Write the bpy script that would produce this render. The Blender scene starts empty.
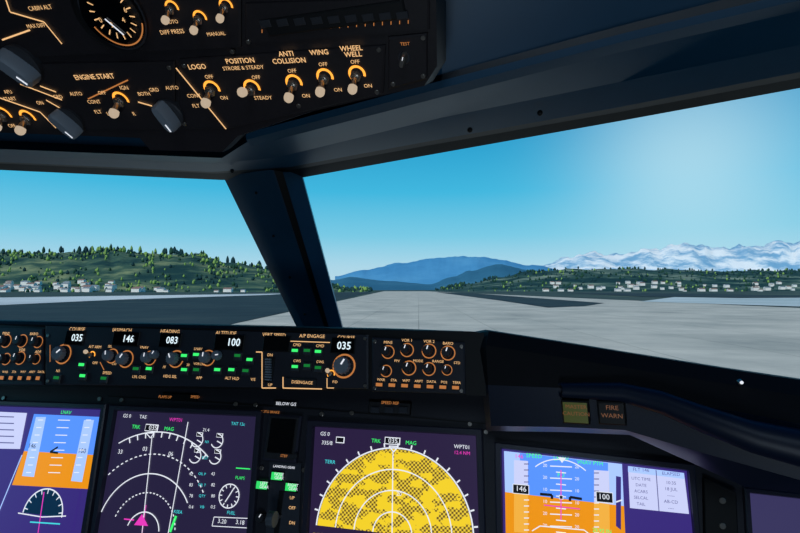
import bpy, math, random
from mathutils import Vector, Matrix, noise
random.seed(7)
sc=bpy.context.scene
try:
    sc.view_settings.view_transform='Standard'
except Exception: pass
FPX=533.33; EYE=Vector((0,0,4.0)); PITCH=math.radians(2.5)
FW=Vector((0,math.cos(PITCH),math.sin(PITCH))); UPV=Vector((0,-math.sin(PITCH),math.cos(PITCH))); RT=Vector((1,0,0))
def ray(x,y): return RT*((x-400)/FPX)+FW+UPV*((266.5-y)/FPX)
def P(x,y,d): return EYE+ray(x,y)*d
def G(x,y,z=0.0):
    r=ray(x,y); t=(z-EYE.z)/r.z
    return EYE+r*t
# ---------------- materials
def lin(c):
    c=c/255.0
    return c/12.92 if c<=0.04045 else ((c+0.055)/1.055)**2.4
def L(rgb): return (lin(rgb[0]),lin(rgb[1]),lin(rgb[2]),1)
def mat(name,rgb,rough=0.5,metal=0.0,spec=0.5,noise_amt=0.0,scale=60,bump=0.0,coat=0.0):
    m=bpy.data.materials.new(name); m.use_nodes=True; nt=m.node_tree; b=nt.nodes['Principled BSDF']
    b.inputs['Base Color'].default_value=L(rgb); b.inputs['Roughness'].default_value=rough; b.inputs['Metallic'].default_value=metal
    b.inputs['Specular IOR Level'].default_value=spec; b.inputs['Coat Weight'].default_value=coat
    if noise_amt or bump:
        tc=nt.nodes.new('ShaderNodeTexCoord'); n=nt.nodes.new('ShaderNodeTexNoise'); n.inputs['Scale'].default_value=scale; n.inputs['Detail'].default_value=5
        nt.links.new(tc.outputs['Object'],n.inputs['Vector'])
        if noise_amt:
            mx=nt.nodes.new('ShaderNodeMix'); mx.data_type='RGBA'; mx.inputs[6].default_value=L([v*(1-noise_amt) for v in rgb]); mx.inputs[7].default_value=L([min(255,v*(1+noise_amt)) for v in rgb])
            nt.links.new(n.outputs['Fac'],mx.inputs[0]); nt.links.new(mx.outputs[2],b.inputs['Base Color'])
        if bump:
            bp=nt.nodes.new('ShaderNodeBump'); bp.inputs['Strength'].default_value=bump; bp.inputs['Distance'].default_value=0.002
            nt.links.new(n.outputs['Fac'],bp.inputs['Height']); nt.links.new(bp.outputs['Normal'],b.inputs['Normal'])
    return m
def emi(name,rgb,s=1.0):
    m=bpy.data.materials.new(name); m.use_nodes=True; nt=m.node_tree; b=nt.nodes['Principled BSDF']
    b.inputs['Base Color'].default_value=(0.01,0.01,0.01,1); b.inputs['Roughness'].default_value=0.35
    b.inputs['Emission Color'].default_value=L(rgb); b.inputs['Emission Strength'].default_value=s
    return m
M_panel=mat('panel_grey',(46,49,60),0.5,noise_amt=0.12,scale=300,bump=0.05)
M_panel2=mat('panel_plate',(66,72,84),0.45,noise_amt=0.1,scale=200)
M_black=mat('matte_black',(13,14,17),0.55)
M_glare=mat('glareshield_black',(14,16,22),0.7,spec=0.3,noise_amt=0.2,scale=400,bump=0.15)
M_hood=mat('glareshield_navy',(17,32,56),0.42,noise_amt=0.12,scale=300)
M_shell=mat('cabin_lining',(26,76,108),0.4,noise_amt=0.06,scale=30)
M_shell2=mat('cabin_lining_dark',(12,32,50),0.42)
M_post=mat('post_paint',(30,72,102),0.38,noise_amt=0.08,scale=40)
M_gasket=mat('rubber_gasket',(6,7,10),0.5)
M_oh=mat('overhead_plate',(42,38,42),0.5,noise_amt=0.15,scale=250,bump=0.05)
M_bezel=mat('display_bezel',(60,62,80),0.35)
M_knob=mat('knob_grey',(140,152,165),0.45)
M_knobd=mat('knob_dark',(58,60,66),0.4)
M_metal=mat('switch_metal',(190,182,172),0.3,0.85)
M_amb=emi('backlit_amber',(255,200,138),0.95)
M_amb2=emi('backlit_amber_dim',(205,130,70),0.8)
M_ambd=emi('backlit_amber_faint',(150,95,55),0.5)
M_glow=emi('switch_glow',(255,165,60),1.5)
M_tip=emi('switch_tip',(215,192,165),0.75)
M_wht=emi('lit_white',(235,240,250),1.0)
M_dig=emi('lit_digit',(225,245,255),1.15)
M_grn=emi('lit_green',(60,245,115),1.1)
M_grnd=emi('lit_green_dim',(22,130,55),0.8)
M_cyan=emi('lit_cyan',(70,220,230),1.0)
M_mag=emi('lit_magenta',(235,60,190),1.0)
M_scr=emi('screen_dark',(38,32,62),1.0)
M_scr3=emi('screen_dark_violet',(42,30,64),1.0)
M_scrp=emi('screen_purple',(56,40,122),1.0)
M_sky=emi('adi_sky',(84,142,250),1.1)
M_skyl=emi('adi_sky_light',(165,195,252),1.1)
M_gnd=emi('adi_ground',(228,142,4),1.1)
M_gndl=emi('adi_ground_tape',(234,170,60),1.1)
M_lav=emi('page_lavender',(196,202,240),1.1)
M_lavd=emi('page_text',(92,92,150),1.0)
M_blk=emi('display_black',(10,8,16),1.0)
M_blue=emi('compass_blue',(52,70,180),1.0)
M_dimy=emi('caution_dim',(62,70,22),0.7)
M_lcd=mat('lcd_glass',(6,7,10),0.15)
# ---------------- mesh builder
class B:
    def __init__(s,name,parent=None): s.n=name; s.V=[]; s.F=[]; s.I=[]; s.mats=[]; s.parent=parent
    def mi(s,m):
        if m not in s.mats: s.mats.append(m)
        return s.mats.index(m)
    def add(s,vs,fs,m):
        k=len(s.V); s.V+= [tuple(v) for v in vs]; i=s.mi(m)
        for f in fs: s.F.append([k+j for j in f]); s.I.append(i)
    def poly(s,pts,m): s.add(pts,[list(range(len(pts)))],m)
    def loft(s,rows,m,closed=False):
        n=len(rows[0]); vs=[v for r in rows for v in r]; fs=[]
        for i in range(len(rows)-1):
            for j in range(n if closed else n-1):
                a=i*n+j; b=i*n+(j+1)%n
                fs.append([a,b,b+n,a+n])
        s.add(vs,fs,m)
    def tube(s,p0,p1,r0,r1,m,seg=14,cap=True,capm=None):
        ax=(p1-p0).normalized(); t=ax.orthogonal().normalized(); u=ax.cross(t)
        ra=[p0+(t*math.cos(a)+u*math.sin(a))*r0 for a in [2*math.pi*i/seg for i in range(seg)]]
        rb=[p1+(t*math.cos(a)+u*math.sin(a))*r1 for a in [2*math.pi*i/seg for i in range(seg)]]
        s.loft([ra,rb],m,True)
        if cap: s.add(rb,[list(range(seg))],capm or m)
    def ball(s,c,r,m,seg=12,rings=8,sq=(1,1,1)):
        rows=[]
        for i in range(rings+1):
            th=math.pi*i/rings
            rows.append([c+Vector((math.sin(th)*math.cos(2*math.pi*j/seg)*r*sq[0],math.sin(th)*math.sin(2*math.pi*j/seg)*r*sq[1],math.cos(th)*r*sq[2])) for j in range(seg)])
        s.loft(rows,m,True)
    def done(s,angle=35,mod=None):
        me=bpy.data.meshes.new(s.n); me.from_pydata(s.V,[],s.F)
        for m in s.mats: me.materials.append(m)
        me.polygons.foreach_set('material_index',s.I)
        me.polygons.foreach_set('use_smooth',[True]*len(s.F)); me.update()
        try: me.set_sharp_from_angle(angle=math.radians(angle))
        except Exception: pass
        o=bpy.data.objects.new(s.n,me); sc.collection.objects.link(o)
        if s.parent: o.parent=s.parent
        return o
# ---------------- planes
class Pl:
    def __init__(s,a,b,c,base=0.0):
        s.base=base
        pa,pb,pc=P(*a),P(*b),P(*c); s.O=pa; s.U=(pb-pa).normalized()
        v=((pa+pb)/2-pc); s.N=s.U.cross(v).normalized(); s.V=s.N.cross(s.U).normalized()
    def at(s,x,y,off=0.0):
        r=ray(x,y); o=s.O+s.N*off
        return EYE+r*((o-EYE).dot(s.N)/r.dot(s.N))
    def m(s,x,y): return (s.at(x,y)-EYE).dot(FW)/FPX
    def poly(s,b,pts,m,off=0.001): b.poly([s.at(x,y,off) for x,y in pts],m)
    def line(s,b,pts,w,m,off=0.0015):
        for (x0,y0),(x1,y1) in zip(pts[:-1],pts[1:]):
            p,q=s.at(x0,y0,off),s.at(x1,y1,off); d=(q-p)
            if d.length<1e-7: continue
            n=s.N.cross(d.normalized())*(w*s.m(x0,y0)/2)
            b.poly([p-n,q-n,q+n,p+n],m)
    def arc(s,b,x,y,r,a0,a1,w,m,off=0.0015,seg=40,dash=False):
        c=s.at(x,y,off); k=s.m(x,y); ri,ro=(r-w/2)*k,(r+w/2)*k
        pts=[]
        for i in range(seg+1):
            a=math.radians(a0+(a1-a0)*i/seg); d=s.U*math.cos(a)+s.V*math.sin(a); pts.append((c+d*ri,c+d*ro))
        for i in range(seg):
            if dash and i%2: continue
            b.poly([pts[i][0],pts[i][1],pts[i+1][1],pts[i+1][0]],m)
    def disc(s,b,x,y,r,m,off=0.001,seg=32,a0=0,a1=360):
        c=s.at(x,y,off); k=s.m(x,y)*r
        pts=[c+(s.U*math.cos(math.radians(a0+(a1-a0)*i/seg))+s.V*math.sin(math.radians(a0+(a1-a0)*i/seg)))*k for i in range(seg+(0 if a1-a0==360 else 1))]
        b.poly(pts,m)
    def text(s,b,t,x,y,h,m,off=0.0015,align='CENTER',sx=1.0,bold=0.0,rot=0):
        cu=bpy.data.curves.new('t','FONT'); cu.body=t; cu.align_x=align; cu.align_y='CENTER'; cu.resolution_u=2; cu.offset=bold
        o=bpy.data.objects.new('t',cu); me=o.to_mesh()
        k=s.m(x,y)*h/0.7; c=s.at(x,y,off); ca,sa=math.cos(math.radians(rot)),math.sin(math.radians(rot))
        U=s.U*ca+s.V*sa; V=s.V*ca-s.U*sa
        vs=[c+U*(v.co.x*k*sx)+V*(v.co.y*k) for v in me.vertices]
        fs=[list(p.vertices) for p in me.polygons]
        if fs: b.add(vs,fs,m)
        o.to_mesh_clear(); bpy.data.objects.remove(o); bpy.data.curves.remove(cu)
    def cyl(s,b,x,y,r,h0,h1,m,seg=20,taper=1.0,capm=None,ch=0.12):
        c=s.at(x,y,0); k=s.m(x,y); r0=r*k; r1=r*k*taper; rows=[]
        for rr,h in ((r0,h0),(r1,h1-(h1-h0)*ch),(r1*0.88,h1)):
            rows.append([c+s.N*h+(s.U*math.cos(2*math.pi*i/seg)+s.V*math.sin(2*math.pi*i/seg))*rr for i in range(seg)])
        b.loft(rows,m,True); b.poly(rows[-1],capm or m)
    def box(s,b,x,y,w,h,h0,h1,m,ch=1.0,capm=None,rot=0):
        c=s.at(x,y,0); k=s.m(x,y); ca,sa=math.cos(math.radians(rot)),math.sin(math.radians(rot)); U=s.U*ca+s.V*sa; V=s.V*ca-s.U*sa
        def rect(w,h,z): return [c+s.N*z+U*(sx*w*k/2)+V*(sy*h*k/2) for sx,sy in ((-1,-1),(1,-1),(1,1),(-1,1))]
        rows=[rect(w,h,h0),rect(w,h,max(h0,h1-ch*k*0.7)),rect(w-2*ch,h-2*ch,h1)]
        b.loft(rows,m,True); b.poly(rows[-1],capm or m)
    def knob(s,b,x,y,r,h,m=None,ptr=90,ring=None):
        m=m or M_knobd
        if ring: s.arc(b,x,y,r*1.25,0,360,r*0.2,ring,s.base+.0006,24)
        s.cyl(b,x,y,r*1.05,0,max(h*0.3,s.base+.002),M_black,20)
        c=s.at(x,y,0); k=s.m(x,y)*r; seg=28; rows=[]
        for sc_,z in ((1,h*.3),(.93,h*.9),(.8,h)):
            rows.append([c+s.N*z+(s.U*math.cos(2*math.pi*i/seg)+s.V*math.sin(2*math.pi*i/seg))*k*sc_*(1.0 if i%2 else 0.9) for i in range(seg)])
        b.loft(rows,m,True); b.poly(rows[-1],m)
        a=math.radians(ptr); d=s.U*math.cos(a)+s.V*math.sin(a); n=s.N.cross(d)*k*0.09; t=c+s.N*(h+0.0004)
        b.poly([t-n+d*k*.1,t-n+d*k*.78,t+n+d*k*.78,t+n+d*k*.1],M_wht)
    def bar(s,b,x,y,r,h,ang,m,glow=None):
        s.cyl(b,x,y,r,0,h*.35,M_knobd,24)
        c=s.at(x,y,0); k=s.m(x,y)
        a=math.radians(ang); U=s.U*math.cos(a)+s.V*math.sin(a); V=s.N.cross(U)
        rows=[]
        for l,w,z in ((1.0,.5,h*.3),(1.0,.42,h*.85),(.9,.3,h)):
            pts=[]
            for i in range(16):
                t=2*math.pi*i/16; cx,cy=math.cos(t),math.sin(t)
                pts.append(c+s.N*z+U*(math.copysign(abs(cx)**.6,cx)*l*r*k)+V*(math.copysign(abs(cy)**.6,cy)*w*r*k))
            rows.append(pts)
        b.loft(rows,m,True); b.poly(rows[-1],m)
        t=c+s.N*(h+.0004); b.poly([t+U*r*k*.3-V*r*k*.05,t+U*r*k*.85-V*r*k*.05,t+U*r*k*.85+V*r*k*.05,t+U*r*k*.3+V*r*k*.05],M_wht)
    def toggle(s,b,x,y,r,ln,up=False,glow=True,tipm=None):
        k=s.m(x,y); c=s.at(x,y,0)
        if glow: s.arc(b,x,y,r*1.3,-20,225,r*0.42,M_glow,s.base+.0006,24)
        h0=s.base
        s.cyl(b,x,y,r,0,h0+ln*.2,M_metal,6); s.cyl(b,x,y,r*.7,h0+ln*.15,h0+ln*.3,M_metal,16)
        d=(s.N+s.V*(0.45 if up else -0.45)).normalized(); p0=c+s.N*(h0+ln*.22); p1=p0+d*ln*.8
        b.tube(p0,p1,r*k*.36,r*k*.62,M_metal,14); b.tube(p1,p1+d*ln*.25,r*k*.74,r*k*.8,tipm or M_tip,14)
        b.ball(p1+d*ln*.25,r*k*.8,tipm or M_tip)
# ================= EXTERIOR =================
w=bpy.data.worlds.new('sky'); sc.world=w; w.use_nodes=True; nt=w.node_tree; bg=nt.nodes['Background']
tc=nt.nodes.new('ShaderNodeTexCoord'); sp=nt.nodes.new('ShaderNodeSeparateXYZ'); nt.links.new(tc.outputs['Generated'],sp.inputs[0])
cr=nt.nodes.new('ShaderNodeValToRGB'); nt.links.new(sp.outputs['Z'],cr.inputs[0])
stops=[(0.0,(190,220,232)),(0.045,(172,216,234)),(0.10,(122,203,230)),(0.18,(66,184,224)),(0.30,(30,152,202)),(0.6,(14,92,150)),(1.0,(8,46,98))]
e=cr.color_ramp.elements; e[0].position,e[0].color=stops[0][0],L(stops[0][1]); e[1].position,e[1].color=1.0,L(stops[-1][1])
for p,c in stops[1:-1]:
    q=e.new(p); q.color=L(c)
gd=ray(690,165).normalized()
dt=nt.nodes.new('ShaderNodeVectorMath'); dt.operation='DOT_PRODUCT'; dt.inputs[1].default_value=gd; nt.links.new(tc.outputs['Generated'],dt.inputs[0])
ac=nt.nodes.new('ShaderNodeMath'); ac.operation='ARCCOSINE'; nt.links.new(dt.outputs['Value'],ac.inputs[0])
sq=nt.nodes.new('ShaderNodeMath'); sq.operation='MULTIPLY'; nt.links.new(ac.outputs[0],sq.inputs[0]); nt.links.new(ac.outputs[0],sq.inputs[1])
s2=nt.nodes.new('ShaderNodeMath'); s2.operation='MULTIPLY'; s2.inputs[1].default_value=-1/(2*math.radians(6.5)**2); nt.links.new(sq.outputs[0],s2.inputs[0])
ex_=nt.nodes.new('ShaderNodeMath'); ex_.operation='EXPONENT'; nt.links.new(s2.outputs[0],ex_.inputs[0])
s3=nt.nodes.new('ShaderNodeMath'); s3.operation='MULTIPLY'; s3.inputs[1].default_value=.62; nt.links.new(ex_.outputs[0],s3.inputs[0])
mx=nt.nodes.new('ShaderNodeMix'); mx.data_type='RGBA'; nt.links.new(s3.outputs[0],mx.inputs[0]); nt.links.new(cr.outputs['Color'],mx.inputs[6]); mx.inputs[7].default_value=L((200,234,244))
nt.links.new(mx.outputs[2],bg.inputs['Color']); bg.inputs['Strength'].default_value=1.0
sun=bpy.data.lights.new('sun','SUN'); sun.energy=2.8; sun.angle=0.02; sun.color=(1,.96,.9); so=bpy.data.objects.new('sun',sun); sc.collection.objects.link(so)
so.rotation_euler=(math.radians(48),0,math.radians(-35)); so.location=(0,-20,60)

def terr_mat(name,c1,c2,c3,scale,detail=8,t=(.4,.55,.68)):
    m=bpy.data.materials.new(name); m.use_nodes=True; nt=m.node_tree; b=nt.nodes['Principled BSDF']; b.inputs['Roughness'].default_value=.95; b.inputs['Specular IOR Level'].default_value=.05
    tc=nt.nodes.new('ShaderNodeTexCoord'); n=nt.nodes.new('ShaderNodeTexNoise'); n.inputs['Scale'].default_value=scale; n.inputs['Detail'].default_value=detail; n.inputs['Roughness'].default_value=.65
    r=nt.nodes.new('ShaderNodeValToRGB'); e=r.color_ramp.elements; e[0].position=t[0]; e[0].color=L(c1); e[1].position=t[2]; e[1].color=L(c3); q=e.new(t[1]); q.color=L(c2)
    nt.links.new(tc.outputs['Object'],n.inputs['Vector']); nt.links.new(n.outputs['Fac'],r.inputs[0]); nt.links.new(r.outputs[0],b.inputs['Base Color'])
    return m
M_grass=terr_mat('grass_field',(54,74,76),(66,86,84),(88,106,94),.01)
M_dgrass=terr_mat('dark_tarmac',(44,62,70),(52,70,76),(64,80,82),.05)
M_pale=terr_mat('pale_concrete',(180,196,202),(200,214,218),(216,226,228),.01)
M_water=terr_mat('pale_strip',(150,175,180),(190,208,212),(212,226,228),.004)
M_conc=terr_mat('runway_concrete',(158,165,160),(184,188,180),(204,206,196),.09,11,(.32,.5,.68))
nt=M_conc.node_tree; b=nt.nodes['Principled BSDF']; src=b.inputs['Base Color'].links[0].from_socket
tc=nt.nodes.new('ShaderNodeTexCoord'); mp=nt.nodes.new('ShaderNodeMapping'); mp.inputs['Rotation'].default_value=(0,0,math.radians(2)); br=nt.nodes.new('ShaderNodeTexBrick'); br.offset=0
br.inputs['Scale'].default_value=1; br.inputs['Brick Width'].default_value=7.5; br.inputs['Row Height'].default_value=12; br.inputs['Mortar Size'].default_value=.05; br.inputs['Mortar'].default_value=L((176,182,180)); br.inputs['Color1'].default_value=L((244,244,244)); br.inputs['Color2'].default_value=L((255,255,255))
mm=nt.nodes.new('ShaderNodeMix'); mm.data_type='RGBA'; mm.blend_type='MULTIPLY'; mm.inputs[0].default_value=.7
nt.links.new(tc.outputs['Object'],mp.inputs[0]); nt.links.new(mp.outputs[0],br.inputs[0]); nt.links.new(src,mm.inputs[6]); nt.links.new(br.outputs['Color'],mm.inputs[7]); nt.links.new(mm.outputs[2],b.inputs['Base Color'])

g=B('ground'); g.poly([Vector((40000*math.cos(a),40000*math.sin(a),0)) for a in [2*math.pi*i/64 for i in range(64)]],M_grass); g.done()
g=B('runway'); g.poly([G(x,y,.06) for x,y in ((384,291.2),(425,291.2),(620,300),(800,308),(1500,335),(1500,700),(-700,700),(215,328))],M_conc)
g.done()
g=B('taxiway'); g.poly([G(x,y,.12) for x,y in ((436,292.2),(470,293),(604,303),(585,306),(548,307.5),(500,300.5))],M_dgrass)
g.poly([G(x,y,.05) for x,y in ((-300,302),(372,292.2),(215,328),(-700,420))],M_dgrass)
g.poly([G(x,y,.10) for x,y in ((-300,307),(-300,297.8),(0,297.5),(288,293.4),(270,294.8),(120,299.5),(0,305))],M_pale)
g.poly([G(x,y,.12) for x,y in ((640,301.5),(690,295),(1000,296),(1200,320),(800,306.5))],M_water)
g.poly([G(x,y,.18) for x,y in ((560,292.6),(680,293.4),(900,297),(740,298),(640,296.5))],M_dgrass)
g.done()

def interp(pts,x):
    if x<=pts[0][0]: return pts[0][1]
    for (a,b),(c,d) in zip(pts[:-1],pts[1:]):
        if x<=c:
            t=(x-a)/(c-a); t=t*t*(3-2*t); return b+(d-b)*t
    return pts[-1][1]
def ridge(name,prof,d0,d1,m,amp,nx=260,nr=14,seed=0,freq=.05):
    b=B(name); rows=[]; x0,x1=prof[0][0],prof[-1][0]
    def hgt(x,t):
        H=(289.8-interp(prof,x))/FPX*d1
        s=t*t*(3-2*t)
        return max(0,H*s)+amp*s*noise.fractal(Vector((x*freq,t*3,seed)),1.0,2.1,5)*H - (1-min(1,t*8))*2
    for i in range(nr+1):
        t=i/nr; d=d0+(d1-d0)*t; r=[]
        for j in range(nx+1):
            x=x0+(x1-x0)*j/nx; r.append(Vector(((x-400)/FPX*d,d,hgt(x,t))))
        rows.append(r)
    rows.append([Vector((v.x*1.2,v.y*1.3,-5)) for v in rows[-1]])
    b.loft(rows,m); b.done(80); return hgt,d0,d1
M_hillL=terr_mat('forest_hill_left',(34,66,66),(68,98,82),(132,148,110),.008,10,(.42,.52,.66))  # both hill palettes have distance haze painted into the greens
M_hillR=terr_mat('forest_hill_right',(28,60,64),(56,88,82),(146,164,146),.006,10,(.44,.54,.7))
M_blue=terr_mat('mountain_haze_tint',(70,142,190),(80,152,198),(92,162,204),.0006)  # atmospheric blue is put into the base colours, here and in the nearer range
M_blue2=terr_mat('mountain_haze_tint_near',(48,104,134),(54,112,142),(70,126,152),.001)
M_snow=terr_mat('snow_mountain',(122,176,210),(180,212,230),(232,244,248),.0009,10,(.42,.49,.57))  # snow and rock tones with air haze mixed into the colour
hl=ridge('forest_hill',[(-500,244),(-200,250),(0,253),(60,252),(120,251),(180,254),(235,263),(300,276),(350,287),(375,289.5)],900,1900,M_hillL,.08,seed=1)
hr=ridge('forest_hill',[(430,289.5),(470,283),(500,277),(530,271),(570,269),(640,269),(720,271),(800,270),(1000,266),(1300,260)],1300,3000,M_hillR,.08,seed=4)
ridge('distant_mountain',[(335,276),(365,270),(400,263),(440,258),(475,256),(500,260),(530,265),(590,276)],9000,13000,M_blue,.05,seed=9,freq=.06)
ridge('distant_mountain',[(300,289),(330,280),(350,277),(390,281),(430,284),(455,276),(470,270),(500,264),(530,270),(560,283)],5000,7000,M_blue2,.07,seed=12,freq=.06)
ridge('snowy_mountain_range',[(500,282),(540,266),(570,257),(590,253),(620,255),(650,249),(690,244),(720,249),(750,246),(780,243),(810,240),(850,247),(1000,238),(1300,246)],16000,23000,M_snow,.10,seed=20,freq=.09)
M_t1=mat('foliage_dark',(42,78,62),.9,spec=.1); M_t2=mat('foliage_light',(130,166,90),.9,spec=.1); M_t3=mat('foliage_blue',(32,66,70),.9,spec=.1)
tr=B('forest_trees')
def tree(x,y,z,h,r,m,seg=6):
    lev=[(0,.15),(.18,.9),(.4,1),(.72,.72),(1,.05)]
    ph=random.random()*6
    tr.loft([[Vector((x+math.cos(ph+2*math.pi*j/seg)*r*k,y+math.sin(ph+2*math.pi*j/seg)*r*k,z+h*t)) for j in range(seg)] for t,k in lev],m,True)
def scatter(H,x0,x1,n,hmin,hmax,lightp,tmin=.02,thr=-.05):
    hg,d0,d1=H
    for _ in range(n):
        x=random.uniform(x0,x1); t=random.uniform(tmin,1)
        nn=noise.noise(Vector((x*.03,t*3,2)))
        if nn<thr and random.random()<.85: continue
        d=d0+(d1-d0)*t; z=hg(x,t); h=random.uniform(hmin,hmax)*(.6+.5*t)
        m=M_t2 if random.random()<lightp else random.choice((M_t1,M_t3))
        tree((x-400)/FPX*d,d,z-1,h,h*random.uniform(.25,.45),m)
scatter(hl,-60,372,1900,5,15,.4)
scatter(hr,435,860,1300,6,16,.15)
for _ in range(60):
    x=random.gauss(150,60) if random.random()<.6 else random.uniform(-30,260)
    hg,d0,d1=hl; h=random.uniform(14,30); tree((x-400)/FPX*d1,d1-10,hg(x,.99)-1,h,h*random.uniform(.16,.3),random.choice((M_t1,M_t3,M_t2)))
tr.done(60)
M_house=mat('house_wall',(235,235,230),.8); M_roof=mat('house_roof',(130,108,100),.8); M_roof2=mat('house_roof_grey',(120,135,145),.8)
tb=B('town_buildings')
def house(x,y,z,w,l,h):
    c=[(-w/2,-l/2),(w/2,-l/2),(w/2,l/2),(-w/2,l/2)]
    tb.loft([[Vector((x+a,y+b_,z-2)) for a,b_ in c],[Vector((x+a,y+b_,z+h)) for a,b_ in c]],M_house,True)
    q=[Vector((x+a*1.08,y+b_*1.08,z+h)) for a,b_ in c]; r0=Vector((x-w/2,y,z+h*1.45)); r1=Vector((x+w/2,y,z+h*1.45))
    rm=random.choice((M_roof,M_roof2)); tb.poly([q[0],q[1],r1,r0],rm); tb.poly([q[2],q[3],r0,r1],rm); tb.poly([q[1],q[2],r1],M_house); tb.poly([q[3],q[0],r0],M_house)
for (H,x0,x1,n,tm) in ((hl,0,120,48,.22),(hl,120,330,12,.1),(hr,540,800,50,.3)):
    hg,d0,d1=H
    for _ in range(n):
        x=random.uniform(x0,x1); t=random.uniform(0,tm); d=d0+(d1-d0)*t; s=random.uniform(.6,1.3)
        house((x-400)/FPX*d,d-20,hg(x,t)+1,12*s,9*s,5*s)
tb.done()

# ================= CABIN SHELL =================
st=[(-220,160,.86),(0,170,.95),(120,175.5,.99),(222,180,1.03),(300,178,1.0),(440,153,.82),(620,121,.675),(800,88,.565),(1000,50,.47)]
A=[P(*p) for p in st]
A2=[P(*p) for p in ((-220,153,.84),(0,163.5,.92),(120,169,.96),(216,173.5,.99),(292,170,.96),(437,144,.79),(620,112,.65),(800,78,.545),(1000,40,.455))]
A3=[P(*p) for p in ((-220,151,.80),(0,162,.89),(120,167.5,.93),(212,172,.96),(290,167,.93),(436,140,.765),(620,107,.63),(800,72,.53),(1000,33,.44))]
Bb=[P(*p) for p in ((-220,147,.80),(0,155,.84),(120,160,.86),(210,164,.87),(275,158,.84),(440,118,.69),(620,82,.58),(800,45,.49),(1000,5,.42))]
C=[P(*p) for p in ((-220,140,.80),(0,149,.76),(120,154,.72),(222,158,.69),(250,140,.62),(440,90,.54),(620,44,.505),(800,2,.46),(1000,-60,.40))]
C2=[P(*p) for p in ((-220,132,.83),(0,141,.79),(120,146,.75),(222,150,.71),(252,130,.64),(442,74,.535),(620,26,.505),(800,-20,.46),(1000,-80,.40))]
D=[Vector((x,y,z)) for x,y,z in ((-1.0,.62,4.62),(-.6,.66,4.62),(-.4,.62,4.62),(-.25,.58,4.62),(-.1,.52,4.6))]+[P(440,-60,.47),P(620,-60,.45),P(800,-110,.42),P(1000,-160,.38)]
E=[Vector((x,-1.28,4.75)) for x in (-1.1,-.7,-.4,-.2,0,.2,.4,.7,1.0)]
ce=B('ceiling')
up=[v+Vector((0,.05,.25)) for v in A]
ce.loft([up,A],M_gasket); ce.loft([A,A2],M_gasket); ce.loft([A3,Bb],M_shell); ce.loft([Bb,C],M_shell); ce.loft([A2,A3],M_gasket)
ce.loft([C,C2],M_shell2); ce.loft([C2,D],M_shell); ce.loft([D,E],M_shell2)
ce.done(25)
tm=B('trim_1')
def molding(b,pts,w,m,dz):
    rows=[]
    for p in pts:
        rows.append([p+Vector((0,-.004,0)),p+Vector((0,-.012,-dz*.3)),p+Vector((0,-.010,-dz)),p+Vector((0,.01,-dz*1.2))])
    b.loft(rows,m)
molding(tm,[p+Vector((0,-.005,.006)) for p in C[4:]],1,M_shell,.010)
for (x,y,d) in ((470,130,.66),(652,74,.565),(540,113,.62),(232,171,.9)):
    p=P(x,y,d); tm.ball(p,.0035,M_gasket,10,6)
tm.done()
mg=bpy.data.materials.new('window_glass'); mg.use_nodes=True; nt=mg.node_tree; nt.nodes.remove(nt.nodes['Principled BSDF'])
t_=nt.nodes.new('ShaderNodeBsdfTransparent'); g_=nt.nodes.new('ShaderNodeBsdfGlossy'); g_.inputs['Roughness'].default_value=0.0; ms=nt.nodes.new('ShaderNodeMixShader'); ms.inputs[0].default_value=.012
nt.links.new(t_.outputs[0],ms.inputs[1]); nt.links.new(g_.outputs[0],ms.inputs[2]); nt.links.new(ms.outputs[0],nt.nodes['Material Output'].inputs[0])
w1=B('window_1'); lo=[P(-220,330,1.15),P(0,326,1.3),P(120,326,1.33),P(305,327,1.38)]; w1.loft([[v+Vector((0,.02,.004)) for v in A[:4]],lo],mg); w1.done()
w2=B('window_2'); lo=[P(343,328,1.38),P(470,338,1.25),P(640,362,1.1),P(800,390,.95),P(1000,425,.75)]; w2.loft([[v+Vector((0,.02,.004)) for v in A[4:]],lo],mg); w2.done()

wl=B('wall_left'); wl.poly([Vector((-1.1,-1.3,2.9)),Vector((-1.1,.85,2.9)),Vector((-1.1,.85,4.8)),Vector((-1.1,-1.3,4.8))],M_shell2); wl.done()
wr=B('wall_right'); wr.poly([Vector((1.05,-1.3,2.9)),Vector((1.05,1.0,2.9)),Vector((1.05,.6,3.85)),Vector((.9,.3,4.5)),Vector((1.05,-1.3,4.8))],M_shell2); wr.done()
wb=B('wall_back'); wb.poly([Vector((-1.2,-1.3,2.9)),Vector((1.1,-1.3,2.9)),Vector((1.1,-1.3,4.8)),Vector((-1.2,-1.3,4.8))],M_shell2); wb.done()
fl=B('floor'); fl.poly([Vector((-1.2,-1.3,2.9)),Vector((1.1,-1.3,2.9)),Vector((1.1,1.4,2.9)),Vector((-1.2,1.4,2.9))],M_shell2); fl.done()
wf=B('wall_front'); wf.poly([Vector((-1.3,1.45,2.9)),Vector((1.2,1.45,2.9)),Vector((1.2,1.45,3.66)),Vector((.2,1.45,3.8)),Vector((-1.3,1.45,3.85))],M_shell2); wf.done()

cp=B('windshield_center_post')
top=[P(219,168,1.02),P(236,168,.985),P(272,170,.955),P(283,172,.96),P(301,172,.985),P(303,176,1.05),P(225,174,1.10)]
bot=[P(300,334,1.30),P(307,334,1.26),P(326,334,1.23),P(331,334,1.235),P(344,334,1.26),P(345,334,1.34),P(303,334,1.36)]
cp.loft([[t.lerp(b_,k) for t,b_ in zip(top,bot)] for k in (0,.25,.5,.75,1)],M_post,True)
a,b_=top[2].lerp(top[3],.2),top[3]; c,d=bot[2].lerp(bot[3],.2),bot[3]; o=Vector((0,-.003,0)); cp.poly([a+o,b_+o,d+o,c+o],M_gasket)
for k in (.12,.35,.6,.85):
    p=top[1].lerp(bot[1],k).lerp(top[2].lerp(bot[2],k),.3)+Vector((0,-.002,0)); cp.ball(p,.003,M_gasket,8,6)
cp.done(20)

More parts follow.
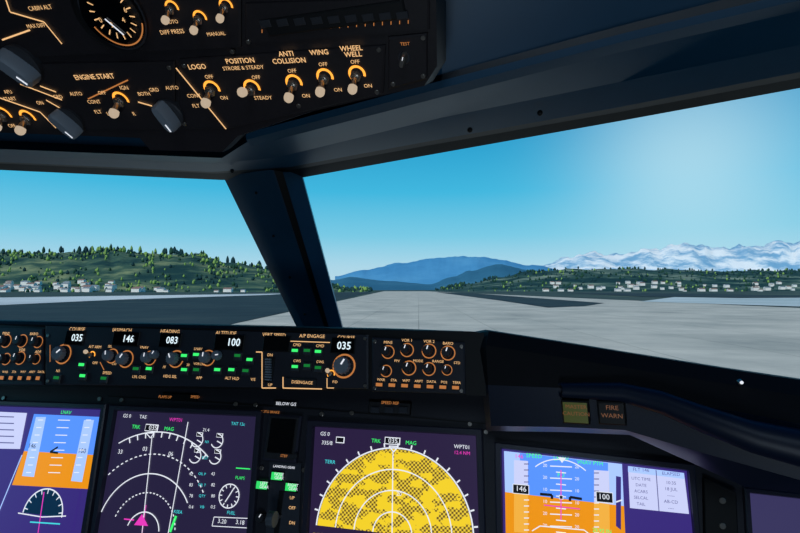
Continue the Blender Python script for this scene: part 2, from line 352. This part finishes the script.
# ================= GLARESHIELD =================
gs=B('glareshield')
cx=[(-260,315,1.32),(0,321,1.065),(150,324,.965),(300,327.5,.89),(400,330,.85),(478,333,.815)]
f0=[P(x,y,d) for x,y,d in cx]
back=[Vector((max(-1.05,v.x*1.3),1.43,v.z-.05)) for v in f0]
crest=[v+Vector((0,.03,0.0)) for v in f0]
lip=[v+Vector((0,-.006,-.005)) for v in f0]; lip2=[v+Vector((0,-.004,-.012)) for v in f0]
low=[v+Vector((0,.10,-.035)) for v in f0]
gs.loft([back,crest,f0,lip,lip2,low],M_glare)
r0=[P(*p) for p in ((478,333,.83),(489,331,.80),(560,342,.76),(640,355,.715),(740,371,.66),(800,380,.625),(920,398,.56))]
rb=[Vector((min(1.0,v.x*1.5+.1),1.43,v.z-.12)) for v in r0]
rc=[v+Vector((0,.03,.0)) for v in r0]
r1=[P(*p) for p in ((480,350,.80),(486,345,.785),(560,357,.745),(640,370,.70),(740,386,.645),(800,396,.61),(920,416,.55))]
r2=[P(*p) for p in ((482,385,.80),(488,385,.775),(560,388,.735),(640,396,.69),(740,412,.63),(800,424,.595),(920,444,.54))]
r3=[P(*p) for p in ((486,428,.82),(491,426,.79),(560,427,.745),(625,430,.71),(700,452,.66),(800,480,.605),(920,500,.55))]
r4=[P(*p) for p in ((488,432,.90),(492,431,.82),(560,432,.78),(630,435,.74),(690,462,.70),(745,487,.66),(800,493,.63))]
r5=[v+Vector((.03,.16,-.0)) for v in r4]
gs.loft([rb,rc,r0,r1],M_glare); gs.loft([r1,r2],M_glare); gs.loft([r2,r3,r4,r5],M_hood)
gs.done(28)
gm=B('glareshield_handrail')
hp=[P(*p) for p in ((560,390,.728),(620,392,.695),(660,402,.668),(700,418,.64),(750,436,.612),(800,448,.59),(900,470,.54))]
rows=[]
for i,p in enumerate(hp):
    rr=.010+.0022*i
    rows.append([p+Vector((0,math.cos(a)*rr,math.sin(a)*rr)) for a in [2*math.pi*k/16 for k in range(16)]])
gm.loft(rows,M_hood,True); gm.done(60)
gl=B('glareshield_map_light'); p=P(739,381,.645); gl.tube(p,p+Vector((0,-.004,-.002)),.003,.003,M_metal); gl.ball(p+Vector((0,-.005,-.001)),.002,M_wht); gl.done()

# ================= MCP plane =================
MC=Pl((0,322,1.06),(470,336,.81),(400,392,.815),.0042)
mcp=B('autopilot_control_panel')
MC.poly(mcp,[(-260,318),(470,331.5),(484,333),(486,396),(372,391),(-260,383)],M_black,0.0)
lo=[MC.at(x,y,0) for x,y in ((-260,383),(372,391),(486,396))]; mcp.loft([lo,[v+Vector((0,.25,-.01)) for v in lo]],M_black)
def plate(b,pl,pts,h,m,ch=1.2):
    cx_=sum(p[0] for p in pts)/len(pts); cy_=sum(p[1] for p in pts)/len(pts)
    base=[pl.at(x,y,0) for x,y in pts]; c=pl.at(cx_,cy_,0); k=pl.m(cx_,cy_)
    top=[v+pl.N*h for v in base]; ins=[v+(c-v).normalized()*ch*k*1.4+pl.N*(h+.001) for v in base]
    b.loft([base,top,ins],m,True); b.poly(ins,m)
H=.003
plate(mcp,MC,[(-160,383),(45,385),(45,329),(-160,324)],H,M_panel)
plate(mcp,MC,[(47,384.5),(369,389),(369,335),(47,326)],H,M_panel)
Q=H+.002
def win(x,y,w_,h_,txt):
    MC.box(mcp,x,y,w_+4,h_+4,H,H+.003,M_black,1.0,M_lcd); MC.text(mcp,txt,x,y,h_*.62,M_dig,H+.0045,sx=.95,bold=.01)
win(77,338,20,11,'035'); win(128,339,28,11,'146'); win(172,340.5,22,11,'083'); win(231,342.5,30,12,'  100'); win(278,344,26,12,''); win(344,346,22,12,'035')
for t,x,y,h in (('COURSE',77,329.3,3.6),('IAS/MACH',122,330.3,3.6),('HEADING',170,331.6,3.6),('ALTITUDE',226,333.2,3.6),('VERT SPEED',274,335,3.4),('COURSE',346,337.6,3.4),('A/P ENGAGE',312,336.2,3.4),
    ('A/T ARM',95,347,2.8),('OFF',95,363,2.6),('N1',58,371,2.8),('SPEED',107,373,2.8),('LVL CHG',139,377,2.8),('VNAV',144,347.5,2.6),('LNAV',198,349,2.6),('HDG SEL',170,376.5,2.8),('VOR LOC',200,364,2.4),('APP',199,378,2.8),('ALT HLD',232,378.5,2.8),('V/S',253,379.5,2.8),('DN',270,355,2.8),('UP',270,385,2.8),('CMD',297,345,2.8),('CMD',320,346,2.8),('CWS',297,361,2.6),('CWS',320,362,2.6),('F/D',335,382,2.6),('SEL',110,346.5,2.4),('C/O',114,364,2.2),('10',164,367,2.6),('30',188,365,2.4)):
    MC.text(mcp,t,x,y,h,M_amb,Q)
for x,y,r,pt,rg in ((63,354,7.5,40,1),(112,356,5.5,100,1),(126,359,6.5,60,1),(150,358,5.5,90,1),(158,355,4.5,60,0),(176,359,6.5,120,1),(208,358,6,90,1),(220,356,5,10,0),(344,366,9,60,1)):
    MC.knob(mcp,x,y,r,.016,M_knob,pt,M_amb2 if rg else None)
MC.box(mcp,271,370,9,24,H,H+.004,M_black,.8)
for i in range(9): MC.box(mcp,271,360+i*2.5,6,1.6,H+.003,H+.009,M_knob,.4)
MC.toggle(mcp,92,355,2.6,.010,True)
MC.toggle(mcp,331,374,2.8,.010,True)
for x,y,on in ((60,379,0),(85,366,1),(86,377,1),(107,379.5,0),(139,370,0),(152,370,1),(187,357,1),(187,371,1),(199,356,1),(199,371,0),(220,371,1),(234,371,1),(240,357,0),(252,361,1),(248,372,0),(297,352,1),(297,368,1),(320,353,1),(320,369,0),(309,352,0),(309,367,0)):
    MC.box(mcp,x,y,9.5,8.5,H,H+.005,M_knobd,1.0,M_panel2); MC.box(mcp,x,y-1,6.5,2.8,H+.004,H+.006,M_grn if on else M_grnd,.2)
MC.box(mcp,302,382.5,34,7,H,H+.005,M_knobd,.8); MC.text(mcp,'DISENGAGE',302,382.5,3,M_amb,H+.0062)
MC.line(mcp,[(283,377),(283,388),(322,389)],1,M_amb,Q); MC.line(mcp,[(256,352),(262,352),(262,388),(276,388)],1,M_amb,Q); MC.line(mcp,[(327,378),(327,388),(334,388)],.8,M_amb,Q)
MC.line(mcp,[(50,345),(50,362)],.8,M_amb2,Q); MC.line(mcp,[(286,341),(330,342.5)],.8,M_amb,Q); MC.line(mcp,[(100,362),(104,370)],.8,M_amb2,Q)
for x,y in ((50,336),(50,381),(366,339),(366,386)): MC.cyl(mcp,x,y,1.8,H,Q+.001,M_metal,10)
for x,y,r in ((6,341,5),(22,341,5),(38,342,4.5),(6,359,4.5),(-14,345,7),(20,358,5),(36,359,4)): MC.knob(mcp,x,y,r,.014,M_knobd,80,M_amb2)
for x in range(-40,44,9): MC.box(mcp,x,378+x*.01,6.5,5,H,H+.004,M_knobd,.8,M_amb2); MC.text(mcp,'WXR STA WPT ARPT DATA POS TERR FPV MTRS X'.split()[(x//9)%9],x,372,2.2,M_amb,Q)
for t,x,y in (('MINS',6,333.5),('BARO',34,334),('VOR',22,350),('ADF',38,352)): MC.text(mcp,t,x,y,2.8,M_amb,Q)
mcp.done()
ef=B('efis_control_panel')
plate(ef,MC,[(373,391),(466,394),(465,343),(373,338)],H+.002,M_panel)
h2=H+.003; MC.base=h2
for x,y,r,t in ((388,352,5,'MINS'),(407,350,5.2,'VOR 1'),(429,351,5.5,'VOR 2'),(448,353,5.5,'BARO'),(386,371,4.5,''),(409,368,5.5,''),(429,369,5,''),(447,370,4,'')):
    MC.knob(ef,x,y,r,.018,M_knobd,75,M_amb2); 
    if t: MC.text(ef,t,x,y-9.5,2.8,M_amb,h2+.0015)
for x,y,t in ((397,361,'FPV'),(418,361,'MODE'),(438,361.5,'RANGE'),(457,363,'STD')): MC.text(ef,t,x,y,2.5,M_amb,h2+.0015)
for i in range(7):
    x=381+i*12.6; y=385+i*.5
    MC.box(ef,x,y,8.5,5,h2,h2+.004,M_knobd,.9,M_amb2); MC.text(ef,('WXR','STA','WPT','ARPT','DATA','POS','TERR')[i],x,y-5.2,2.5,M_amb,h2+.0015)
for x,y in ((376,342),(462,347),(376,388),(462,391)): MC.cyl(ef,x,y,1.9,h2,h2+.0015,M_metal,10)
ef.done()
HP=Pl((560,390,.728),(620,392,.695),(560,425,.735))
an=B('fire_warning_light')
HP.box(an,576,411,26,24,-.004,.006,M_black,1.5,M_dimy); HP.text(an,'MASTER',576,407,4,M_ambd,.0065); HP.text(an,'CAUTION',576,414,4,M_ambd,.0065)
HP.box(an,612,412,26,24,-.004,.006,M_black,1.5); HP.text(an,'FIRE',612,408,4.6,M_ambd,.0065); HP.text(an,'WARN',612,416,4.6,M_ambd,.0065)
an.done()

# ================= MAIN PANEL =================
MP=Pl((120,409,1.10),(478,432,.915),(395,533,.895))
mp_=B('main_instrument_panel')
MP.poly(mp_,[(-200,380),(480,384),(820,400),(960,440),(960,760),(-200,760)],M_panel,-.001)
MP.line(mp_,[(108,396),(303,408)],1.0,M_black,.0012); MP.line(mp_,[(303,408),(490,424)],1.0,M_black,.0012)
for x,y in ((122,400),(256,405),(322,414),(470,424),(486,432),(304,470),(262,468),(4,398),(100,399),(236,404),(352,413)): MP.cyl(mp_,x,y,2.2,0,.0025,M_metal,10)
MP.box(mp_,286,404,26,6,0,.003,M_knobd,.8); MP.text(mp_,'BELOW G/S',286,404,3,M_wht,.0035)
MP.box(mp_,180,397,40,7,0,.004,M_black,.8); MP.box(mp_,390,408,44,12,0,.005,M_black,1,M_knobd); MP.text(mp_,'SPEED REF',390,403,2.8,M_amb2,.006)
for x in (376,390,404): MP.box(mp_,x,410,9,6,.004,.008,M_panel2,.8)
for x,t in ((165,'FLAPS UP'),(195,'SPEED')): MP.text(mp_,t,x,397,2.6,M_amb2,.0045)
MP.text(mp_,'AUTO BRAKE',270,412,2.4,M_amb2,.002)
mp_.done()
def display(name,TL,TR,BR,BL,scr,bz=7):
    b=B(name)
    def ex(k): return [(TL[0]-k,TL[1]-k),(TR[0]+k,TR[1]-k),(BR[0]+k,BR[1]+k),(BL[0]-k,BL[1]+k)]
    def ring(k,o): return [MP.at(x,y,0)+MP.N*o for x,y in ex(k)]
    b.loft([ring(bz,0),ring(bz,.010),ring(bz-1.2,.012),ring(1,.012),ring(0,.004)],M_bezel,True)
    b.poly([MP.at(x,y,0)+MP.N*.004 for x,y in ex(0)],scr)
    return b
SO=.0055
d1=display('primary_flight_display',(-70,404),(104,410),(82,548),(-90,545),M_scrp,6)
def T(b,t,x,y,h,m,**k): MP.text(b,t,x,y,h,m,off=SO+.0006,**k)
def PG(b,pts,m,o=0): MP.poly(b,pts,m,SO+o)
def LN(b,pts,w_,m,o=.0004): MP.line(b,pts,w_,m,SO+o)
PG(d1,[(-40,410),(27,413),(20,449),(-40,448)],M_lav); 
for i in range(5): LN(d1,[(-20,416+i*6.5),(14,417+i*6.5)],1,M_lavd)
PG(d1,[(34,414),(102,417),(95,455),(24,451)],M_sky); PG(d1,[(24,451),(95,455),(88,489),(12,485)],M_gnd)
PG(d1,[(36,417),(46,417),(34,477),(22,476)],M_skyl,.0002); PG(d1,[(84,420),(94,420),(82,482),(71,481)],M_skyl,.0002)
for i in range(8):
    y=420+i*7.5; LN(d1,[(64-i*1.4-6,y),(64-i*1.4+6,y+.3)],.8,M_wht); LN(d1,[(38-i*1.7,y),(43-i*1.7,y)],.8,M_wht,.0008); LN(d1,[(86-i*1.7,y),(91-i*1.7,y)],.8,M_wht,.0008)
PG(d1,[(12,487),(80,490),(72,531),(0,529)],M_scrp,.0002)
MP.disc(d1,42,515,24,M_blue,SO+.0003,a0=0,a1=180); MP.arc(d1,42,515,24,0,180,1.2,M_wht,SO+.0008); LN(d1,[(44,492),(38,533)],1,M_mag,.001); LN(d1,[(18,513),(42,517),(66,516)],1,M_wht,.0008)
for a in range(10,180,20): MP.arc(d1,42,515,21.5,a-1.2,a+1.2,4,M_wht,SO+.0008,2)
LN(d1,[(58,447),(50,452),(58,453)],1.8,M_blk,.001); T(d1,'146',32,446,4.5,M_blk); T(d1,'100',82,451,4.5,M_blk)
LN(d1,[(22,455),(-10,533)],1.2,M_skyl); T(d1,'LNAV',66,412.5,3.5,M_grn); LN(d1,[(30,522),(60,524)],1.2,M_cyan,.001)
d1.done()
d2=display('navigation_display',(119,411),(258,417),(247,552),(97,548),M_scr,6)
cx0,cy0=142,533
for r,ds in ((96,0),(74,1),(55,0),(37,1),(19,0)):
    MP.arc(d2,cx0,cy0,r,62 if r>90 else 35 if r>50 else 10,122 if r>90 else 165 if r<60 else 140,1.1,M_wht,SO+.0004,48,bool(ds))
MP.arc(d2,cx0,cy0,96,52,62,1.1,M_wht,SO+.0004,12)
for a in range(54,120,6): MP.arc(d2,cx0,cy0,93,a-.4,a+.4,5,M_wht,SO+.0005,1)
for a,t in ((105,'33'),(88,'03'),(70,'06')):
    T(d2,t,cx0+84*math.cos(math.radians(a)),cy0-84*math.sin(math.radians(a)),4,M_wht)
LN(d2,[(152,437),(142,533)],.9,M_wht); LN(d2,[(146,433),(154,433),(150.5,438),(146,433)],.9,M_wht)
MP.box(d2,153,428,15,7,.004,.0052,M_wht,.8,M_blk); T(d2,'035',153,428,4.6,M_wht); T(d2,'TRK',136,427,3.6,M_grn); T(d2,'MAG',169,429,3.6,M_grn)
T(d2,'GS 0',127,416,3.4,M_wht); T(d2,'TAS',143,417,3.4,M_wht); T(d2,'WPT01',176,420,3.4,M_mag)
LN(d2,[(188,422),(167,540)],.9,M_wht)
PG(d2,[(134,525),(142,514),(148,526)],M_mag,.0006); LN(d2,[(124,519),(134,520)],1.2,M_mag); LN(d2,[(176,516),(170,532)],2.6,M_grn); T(d2,'KSEA',178,512,3,M_cyan)
LN(d2,[(142,533),(146,505)],.8,M_mag)
for x,y in ((197,440),(217,441),(195,456),(215,457)):
    MP.arc(d2,x,y,6.5,-150,90,1.0,M_wht,SO+.0005,20); LN(d2,[(x,y),(x+5,y+3)],1,M_wht); MP.box(d2,x+4,y-5.5,7,4,.004,.0052,M_wht,.5,M_blk)
T(d2,'N1',207,442,2.6,M_cyan); T(d2,'EGT',205,458,2.6,M_cyan); T(d2,'21.4',206,430,3,M_wht)
MP.arc(d2,229,496,11,0,360,1,M_wht,SO+.0005,30)
for a in range(0,360,30): MP.arc(d2,229,496,9,a-3,a+3,2.5,M_wht,SO+.0006,1)
LN(d2,[(229,496),(234,488)],1,M_wht); LN(d2,[(229,496),(225,502)],1,M_wht); T(d2,'TAT 12c',238,424,3,M_cyan)
for i,t in enumerate(('OIL P','OIL T','QTY','VIB')): T(d2,t,202,474+i*11,2.5,M_cyan); T(d2,str((42,83,78,.4)[i]),191,474+i*11,3,M_wht); T(d2,str((43,82,80,.5)[i]),213,474+i*11,3,M_wht)
T(d2,'FUEL',231,513,3,M_cyan); T(d2,'3.20',222,521.5,4,M_wht); T(d2,'3.18',240,522.5,4,M_wht); LN(d2,[(214,517),(250,518.5),(248,528),(212,526),(214,517)],.7,M_wht)
T(d2,'FLAPS',240,478,2.8,M_grn); LN(d2,[(236,468),(250,469)],1,M_grn)
d2.done()
cc=B('standby_instrument')
MP.box(cc,284,438,36,44,0,.010,M_bezel,2,M_knobd); MP.box(cc,284,436,28,33,.009,.011,M_black,.8,M_lcd); MP.cyl(cc,298,456,2.6,.009,.014,M_knobd,14); 
MP.text(cc,'STBY',284,456,2.5,M_amb2,.0115); cc.done()
lg=B('landing_gear_panel')
plate(lg,MP,[(266,545),(299,548),(302,463),(270,461)],.003,M_panel2)
M_gl=emi('gear_down_green',(50,215,105),1.1)
for x,y in ((279,476),(264,485),(293,487)):
    MP.box(lg,x,y,14,9,.002,.009,M_black,1,M_gl); MP.text(lg,'NOSE' if x==279 else 'LEFT' if x<270 else 'RIGHT',x,y-1.6,2.8,M_wht,.0098); MP.text(lg,'GEAR',x,y+2,2.8,M_wht,.0098)
MP.text(lg,'LANDING GEAR',284,467,2.3,M_wht,.0045); MP.text(lg,'UP',292,498,3,M_amb,.0045); MP.text(lg,'OFF',292,508,3,M_amb,.0045); MP.text(lg,'DN',292,523,3,M_amb,.0045)
MP.box(lg,280,512,6,40,.002,.0046,M_black,.6); p=MP.at(280,516,.004); q=p+MP.N*.03-MP.V*.002
lg.tube(p,q,.003,.003,M_metal); lg.tube(q-MP.U*.006,q+MP.U*.006,.013,.013,M_knob,24); lg.tube(q+MP.U*.006,q-MP.U*.006,.013,.013,M_knob,24)
MP.knob(lg,262,517,5,.012,M_knobd,60,None)
lg.done()
d3=display('weather_radar_display',(316,427),(476,436),(480,560),(309,552),M_scr3,7)
mt=bpy.data.materials.new('terrain_map'); mt.use_nodes=True; nt=mt.node_tree; b=nt.nodes['Principled BSDF']; b.inputs['Base Color'].default_value=(.01,.01,.01,1)
tc=nt.nodes.new('ShaderNodeTexCoord')
def dot(v):
    n=nt.nodes.new('ShaderNodeVectorMath'); n.operation='DOT_PRODUCT'; n.inputs[1].default_value=v; nt.links.new(tc.outputs['Object'],n.inputs[0]); return n.outputs['Value']
cb=nt.nodes.new('ShaderNodeCombineXYZ'); nt.links.new(dot(MP.U),cb.inputs[0]); nt.links.new(dot(MP.V),cb.inputs[1])
ck=nt.nodes.new('ShaderNodeTexChecker'); ck.inputs['Scale'].default_value=290; ck.inputs['Color1'].default_value=L((232,200,56)); ck.inputs['Color2'].default_value=L((108,86,32)); nt.links.new(cb.outputs[0],ck.inputs[0])
mpg=nt.nodes.new('ShaderNodeMapping'); mpg.inputs['Rotation'].default_value=(0,0,.7); mpg.inputs['Scale'].default_value=(18,30,1); nt.links.new(cb.outputs[0],mpg.inputs[0])
nz=nt.nodes.new('ShaderNodeTexNoise'); nz.inputs['Scale'].default_value=1.9; nz.inputs['Detail'].default_value=5; nt.links.new(mpg.outputs[0],nz.inputs['Vector'])
rp=nt.nodes.new('ShaderNodeValToRGB'); rp.color_ramp.interpolation='CONSTANT'; rp.color_ramp.elements[0].color=(0,0,0,1); rp.color_ramp.elements[1].position=.505; rp.color_ramp.elements[1].color=(1,1,1,1); nt.links.new(nz.outputs['Fac'],rp.inputs[0])
m1=nt.nodes.new('ShaderNodeMix'); m1.data_type='RGBA'; nt.links.new(rp.outputs[0],m1.inputs[0]); nt.links.new(ck.outputs['Color'],m1.inputs[6]); m1.inputs[7].default_value=L((240,206,38))
nt.links.new(m1.outputs[2],b.inputs['Emission Color']); b.inputs['Emission Strength'].default_value=1.05
cx0,cy0=392,534
MP.disc(d3,cx0,cy0,80,mt,SO,64,0,180); PG(d3,[(313,533),(474,540),(476,556),(312,550)],mt,0)
MP.arc(d3,cx0,cy0,81,0,180,1.4,M_wht,SO+.0006,60)
for r in (60,40,20): MP.arc(d3,cx0,cy0,r,0,180,1.1,M_wht,SO+.0006,48)
for a in range(10,175,10): MP.arc(d3,cx0,cy0,84,a-.5,a+.5,4,M_wht,SO+.0006,1)
LN(d3,[(393,452),(392,534)],1,M_wht,.0008); LN(d3,[(389,446),(398,446.5),(393.5,452),(389,446)],1.1,M_wht,.0008)
MP.box(d3,393,441,16,7,.004,.0052,M_wht,.8,M_blk); T(d3,'035',393,441,4.6,M_wht); T(d3,'TRK',376,441,3.6,M_grn); T(d3,'MAG',411,443,3.6,M_grn)
T(d3,'GS 0',325,434,3.6,M_wht); T(d3,'335/8',327,443,3.6,M_wht); MP.box(d3,341,440,9,6,.004,.0052,M_wht,.8,M_blk); T(d3,'WPT01',462,447,3.6,M_wht); T(d3,'12.4 NM',462,453,3.2,M_mag); T(d3,'TERR',330,462,3.4,M_cyan); T(d3,'20',399,494,3.8,M_wht)
d3.done()
d4=display('primary_flight_display',(502,449),(686,471),(694,556),(504,556),M_scrp,7)
PG(d4,[(504,451),(622,464),(624,508),(505,492)],M_skyl); PG(d4,[(520,453),(608,463),(608,506),(520,494)],M_sky,.0002)
PG(d4,[(505,492),(624,506),(626,550),(506,550)],M_gnd,.0003)
PG(d4,[(514,466),(528,467),(528,533),(514,532)],M_gndl,.0005); PG(d4,[(594,474),(609,476),(610,545),(594,540)],M_gndl,.0005)
PG(d4,[(514,460),(528,461),(528,494),(514,493)],M_lav,.0006); PG(d4,[(594,470),(609,471),(609,504),(594,502)],M_lav,.0006)
for i in range(12):
    y=464+i*6; LN(d4,[(524,y),(529,y)],.9,M_wht if i>4 else M_lavd,.001); LN(d4,[(594,y+9),(599,y+9)],.9,M_wht if i>4 else M_lavd,.001)
    wd=11 if i%2==0 else 5
    LN(d4,[(561-wd,y+2),(561+wd,y+3)],1,M_wht,.001)
    if i%2==0: T(d4,('20','20','10','10','20','20')[i//2],561-wd-5,y+1.5,3,M_wht); T(d4,('20','20','10','10','20','20')[i//2],561+wd+5,y+3,3,M_wht)
MP.arc(d4,561,500,38,50,130,1,M_wht,SO+.001,24); PG(d4,[(558,457),(566,458),(562,463)],M_wht,.0012)
LN(d4,[(540,494),(552,495),(552,499)],2.4,M_blk,.0012); LN(d4,[(582,499),(570,497),(570,501)],2.4,M_blk,.0012); MP.box(d4,561,497,4,4,.006,.0072,M_wht,.6,M_blk)
LN(d4,[(561,470),(561,520)],1,M_mag,.0014); LN(d4,[(544,505),(580,509)],1,M_mag,.0014)
MP.box(d4,521,489,16,9,.006,.0075,M_wht,.6,M_blk); MP.text(d4,'146',521,489,5,M_wht,.0082); MP.box(d4,604,497,16,10,.006,.0075,M_wht,.6,M_blk); MP.text(d4,'100',604,497,5,M_wht,.0082)
T(d4,'SPEED',534,456,4,M_grn); T(d4,'LNAV',561,459,4,M_grn); T(d4,'VNAV PTH',590,463,3.6,M_grn); T(d4,'FD',561,475,4,M_grn); T(d4,'146',519,456.5,4,M_mag)
PG(d4,[(616,476),(621,477),(621,530),(616,526)],M_scrp,.0008); LN(d4,[(616,502),(622,500)],1.2,M_wht,.0012)
LN(d4,[(532,531),(540,526),(584,530),(592,536)],1,M_wht,.001); T(d4,'29.92 IN',602,531,3.6,M_grn)
PG(d4,[(628,466),(684,473),(689,514),(630,508)],M_lav); PG(d4,[(628,466),(684,473),(684.5,479),(628,472)],M_skyl,.0003)
LN(d4,[(656,470),(659,511)],.8,M_lavd,.0006); T(d4,'FLT 146',641,470,3.2,M_lavd); T(d4,'ELAPSED',671,474,3,M_lavd)
for i in range(5):
    T(d4,('UTC TIME','DATE','ACARS','SELCAL','TAIL')[i],641,479+i*6.3,2.8,M_lavd); T(d4,('10:35','18 JUL','-----','AB-CD','----')[i],671,483+i*6.3,3,M_lavd)
d4.done()
d5=display('multifunction_display',(748,493),(880,508),(892,590),(754,580),emi('screen_dusk',(64,60,104),.8),6); d5.done()
cl=B('display_column')
plate(cl,MP,[(704,585),(738,590),(734,492),(702,478)],.010,M_black,2)
for y in (500,525): MP.cyl(cl,720,y,3,.010,.013,M_metal,12)
cl.done()

# ================= OVERHEAD =================
OH=Pl((60,90,.605),(400,78,.492),(310,150,.58),.0034)
op=B('overhead_panel')
ol=[(-120,-120),(452,-120),(436,-20),(437,66),(424,86),(310,112),(238,136),(222,152),(150,150),(140,138),(-120,128)]
base=[OH.at(x,y,0) for x,y in ol]
op.poly(base,M_oh)
cen=OH.at(200,40,0)
edge=[v-OH.N*.012+(v-cen).normalized()*.006 for v in base]; edge2=[v+Vector((0,.06,.03)) for v in edge]
op.loft([edge2,edge,base],M_shell2,True)
def ot(t,x,y,h,m=M_amb,rot=0,**k): OH.text(op,t,x,y,h,m,.0046,rot=rot,**k)
def opl(pts,h=.0022,m=M_oh): plate(op,OH,pts,h,m,1.5)
opl([(180,128),(232,127),(384,92),(386,44),(180,58)]); opl([(-60,128),(176,128),(176,60),(-60,64)]); opl([(246,42),(430,28),(430,-4),(246,2)]); opl([(-60,60),(242,46),(242,-40),(-60,-40)])
opl([(389,88),(428,78),(428,32),(389,36)])
for t,x,y in (('LOGO',197,67),('POSITION',240,61),('ANTI',286,54),('COLLISION',289,61),('WING',319,52.5),('WHEEL',351,48.5),('WELL',353,54.5)): ot(t,x,y,5.1,bold=.012)
for t,x,y in (('STROBE & STEADY',243,68),('OFF',209,77),('OFF',256,77.5),('OFF',292,71),('OFF',323,64.5),('OFF',355,62),('ON',224,98),('STEADY',263,98),('ON',306,96),('ON',338,90),('ON',368,86)): ot(t,x,y,3.9)
for x,y,up in ((212,89,0),(252,88,1),(294,83,0),(325,77,0),(357,74,0)): OH.toggle(op,x,y,6.0,.013,bool(up))
OH.line(op,[(176,68),(226,129)],1.6,M_amb,.0046)
ot('ENGINE START',94,77,5.1,bold=.012); ot('IGN',124,88,4.2); ot('OFF',102,93,3.8); ot('BOTH',144,94,3.8)
for t,x,y in (('GRD',58,97),('AUTO',76,94),('CONT',94,102),('FLT',98,112),('GRD',154,90),('AUTO',172,88),('CONT',194,96),('FLT',196,106),('APU',8,92),('START',10,99),('ON',40,103),('OFF',12,126),('L',108,114),('R',134,114)): ot(t,x,y,3.9)
OH.toggle(op,121,100,6.0,.013,False)
OH.bar(op,72,119,15,.020,-60,M_knob); OH.bar(op,172,111,15,.020,-75,M_knob); OH.bar(op,26,62,20,.024,-50,M_knob)
OH.toggle(op,4,115,6,.013,False); OH.toggle(op,28,118,6,.013,False)
OH.line(op,[(62,100),(20,84)],1.4,M_amb,.0046); OH.line(op,[(88,99),(128,80)],1.2,M_amb2,.0046)
for pts in (((0,98),(40,112),(56,128)),((46,100),(60,108)),((138,102),(152,106)),((2,40),(30,30)),((40,86),(56,92)),((10,12),(44,22),(62,44)),((10,12),(6,0))): OH.line(op,list(pts),1.5,M_amb,.0046)
OH.cyl(op,112,14,38,0,.008,M_black,40); OH.arc(op,112,14,35,0,360,2,M_knobd,.0085,40)
OH.cyl(op,112,14,27,.008,.010,M_lcd,32)
for a in range(-140,150,20):
    OH.arc(op,112,14,22,a-90-1.5,a-90+1.5,6,M_amb,.0106,2)
OH.arc(op,112,14,31,200,340,1.4,M_amb2,.0106,30)
for t,a in (('0',215),('2',270),('4',325),('6',20)): OH.text(op,t,112+14*math.cos(math.radians(a)),14-11*math.sin(math.radians(a)),5,M_amb,.0108)
c=OH.at(112,14,0)+OH.N*.0115; d=(OH.U*.6-OH.V*.8); n=OH.N.cross(d)*.0008; op.poly([c-n,c-n+d*.02,c+n+d*.02,c+n],M_wht)
ot('CABIN ALT',40,8,4.2); ot('DIFF PRESS',172,32,4.2); ot('MAX DIFF',36,26,3.8)
for x,y in ((172,8),(200,18),(226,6)): OH.toggle(op,x,y,5,.011,False)
ot('AUTO',172,22,3.6); ot('MANUAL',216,34,3.6)
OH.box(op,334,17,152,17,.002,.006,M_black,1.5,rot=3.5)
for i in range(9): OH.box(op,268+i*17,21-i*1.05,12,7,.005,.0065,M_knobd,.6,rot=3.5)
for i in range(18): OH.line(op,[(262+i*8.6,29.5-i*.55),(262+i*8.6,33-i*.55)],.8,M_amb2,.0046)
OH.bar(op,405,56,6.5,.012,70,M_metal); ot('TEST',405,44,3.2,M_amb2)
for x,y in ((186,64),(186,122),(380,48),(378,90),(250,40),(424,36),(424,74),(394,82),(-4,68),(171,66),(170,124),(234,50),(300,104)): OH.cyl(op,x,y,2.3,.002,.0048,M_metal,12)
op.done(30)

# ================= ADDED INTERIOR FILL =================
def area(name,loc,tgt,size,en,col):
    l=bpy.data.lights.new(name,'AREA'); l.energy=en; l.size=size; l.color=col; o=bpy.data.objects.new(name,l); sc.collection.objects.link(o); o.location=loc
    o.rotation_euler=(Vector(tgt)-Vector(loc)).to_track_quat('-Z','Y').to_euler(); return o
area('aft_fill',(-.1,-.9,4.6),(0,.9,3.8),.5,2.6,(.6,.8,1))  # unseen bluish fill, added behind the camera to lift the panels
area('low_fill',(-.1,-.5,3.2),(-.1,.5,4.3),.4,2.4,(.7,.86,1))  # unseen fill added from below to brighten the overhead controls
cam=bpy.data.cameras.new('camera'); cam.lens=24; cam.sensor_width=36; cam.clip_start=.01; cam.clip_end=100000
co=bpy.data.objects.new('camera',cam); sc.collection.objects.link(co); co.location=EYE; co.rotation_euler=(math.radians(90)+PITCH,0,0); sc.camera=co
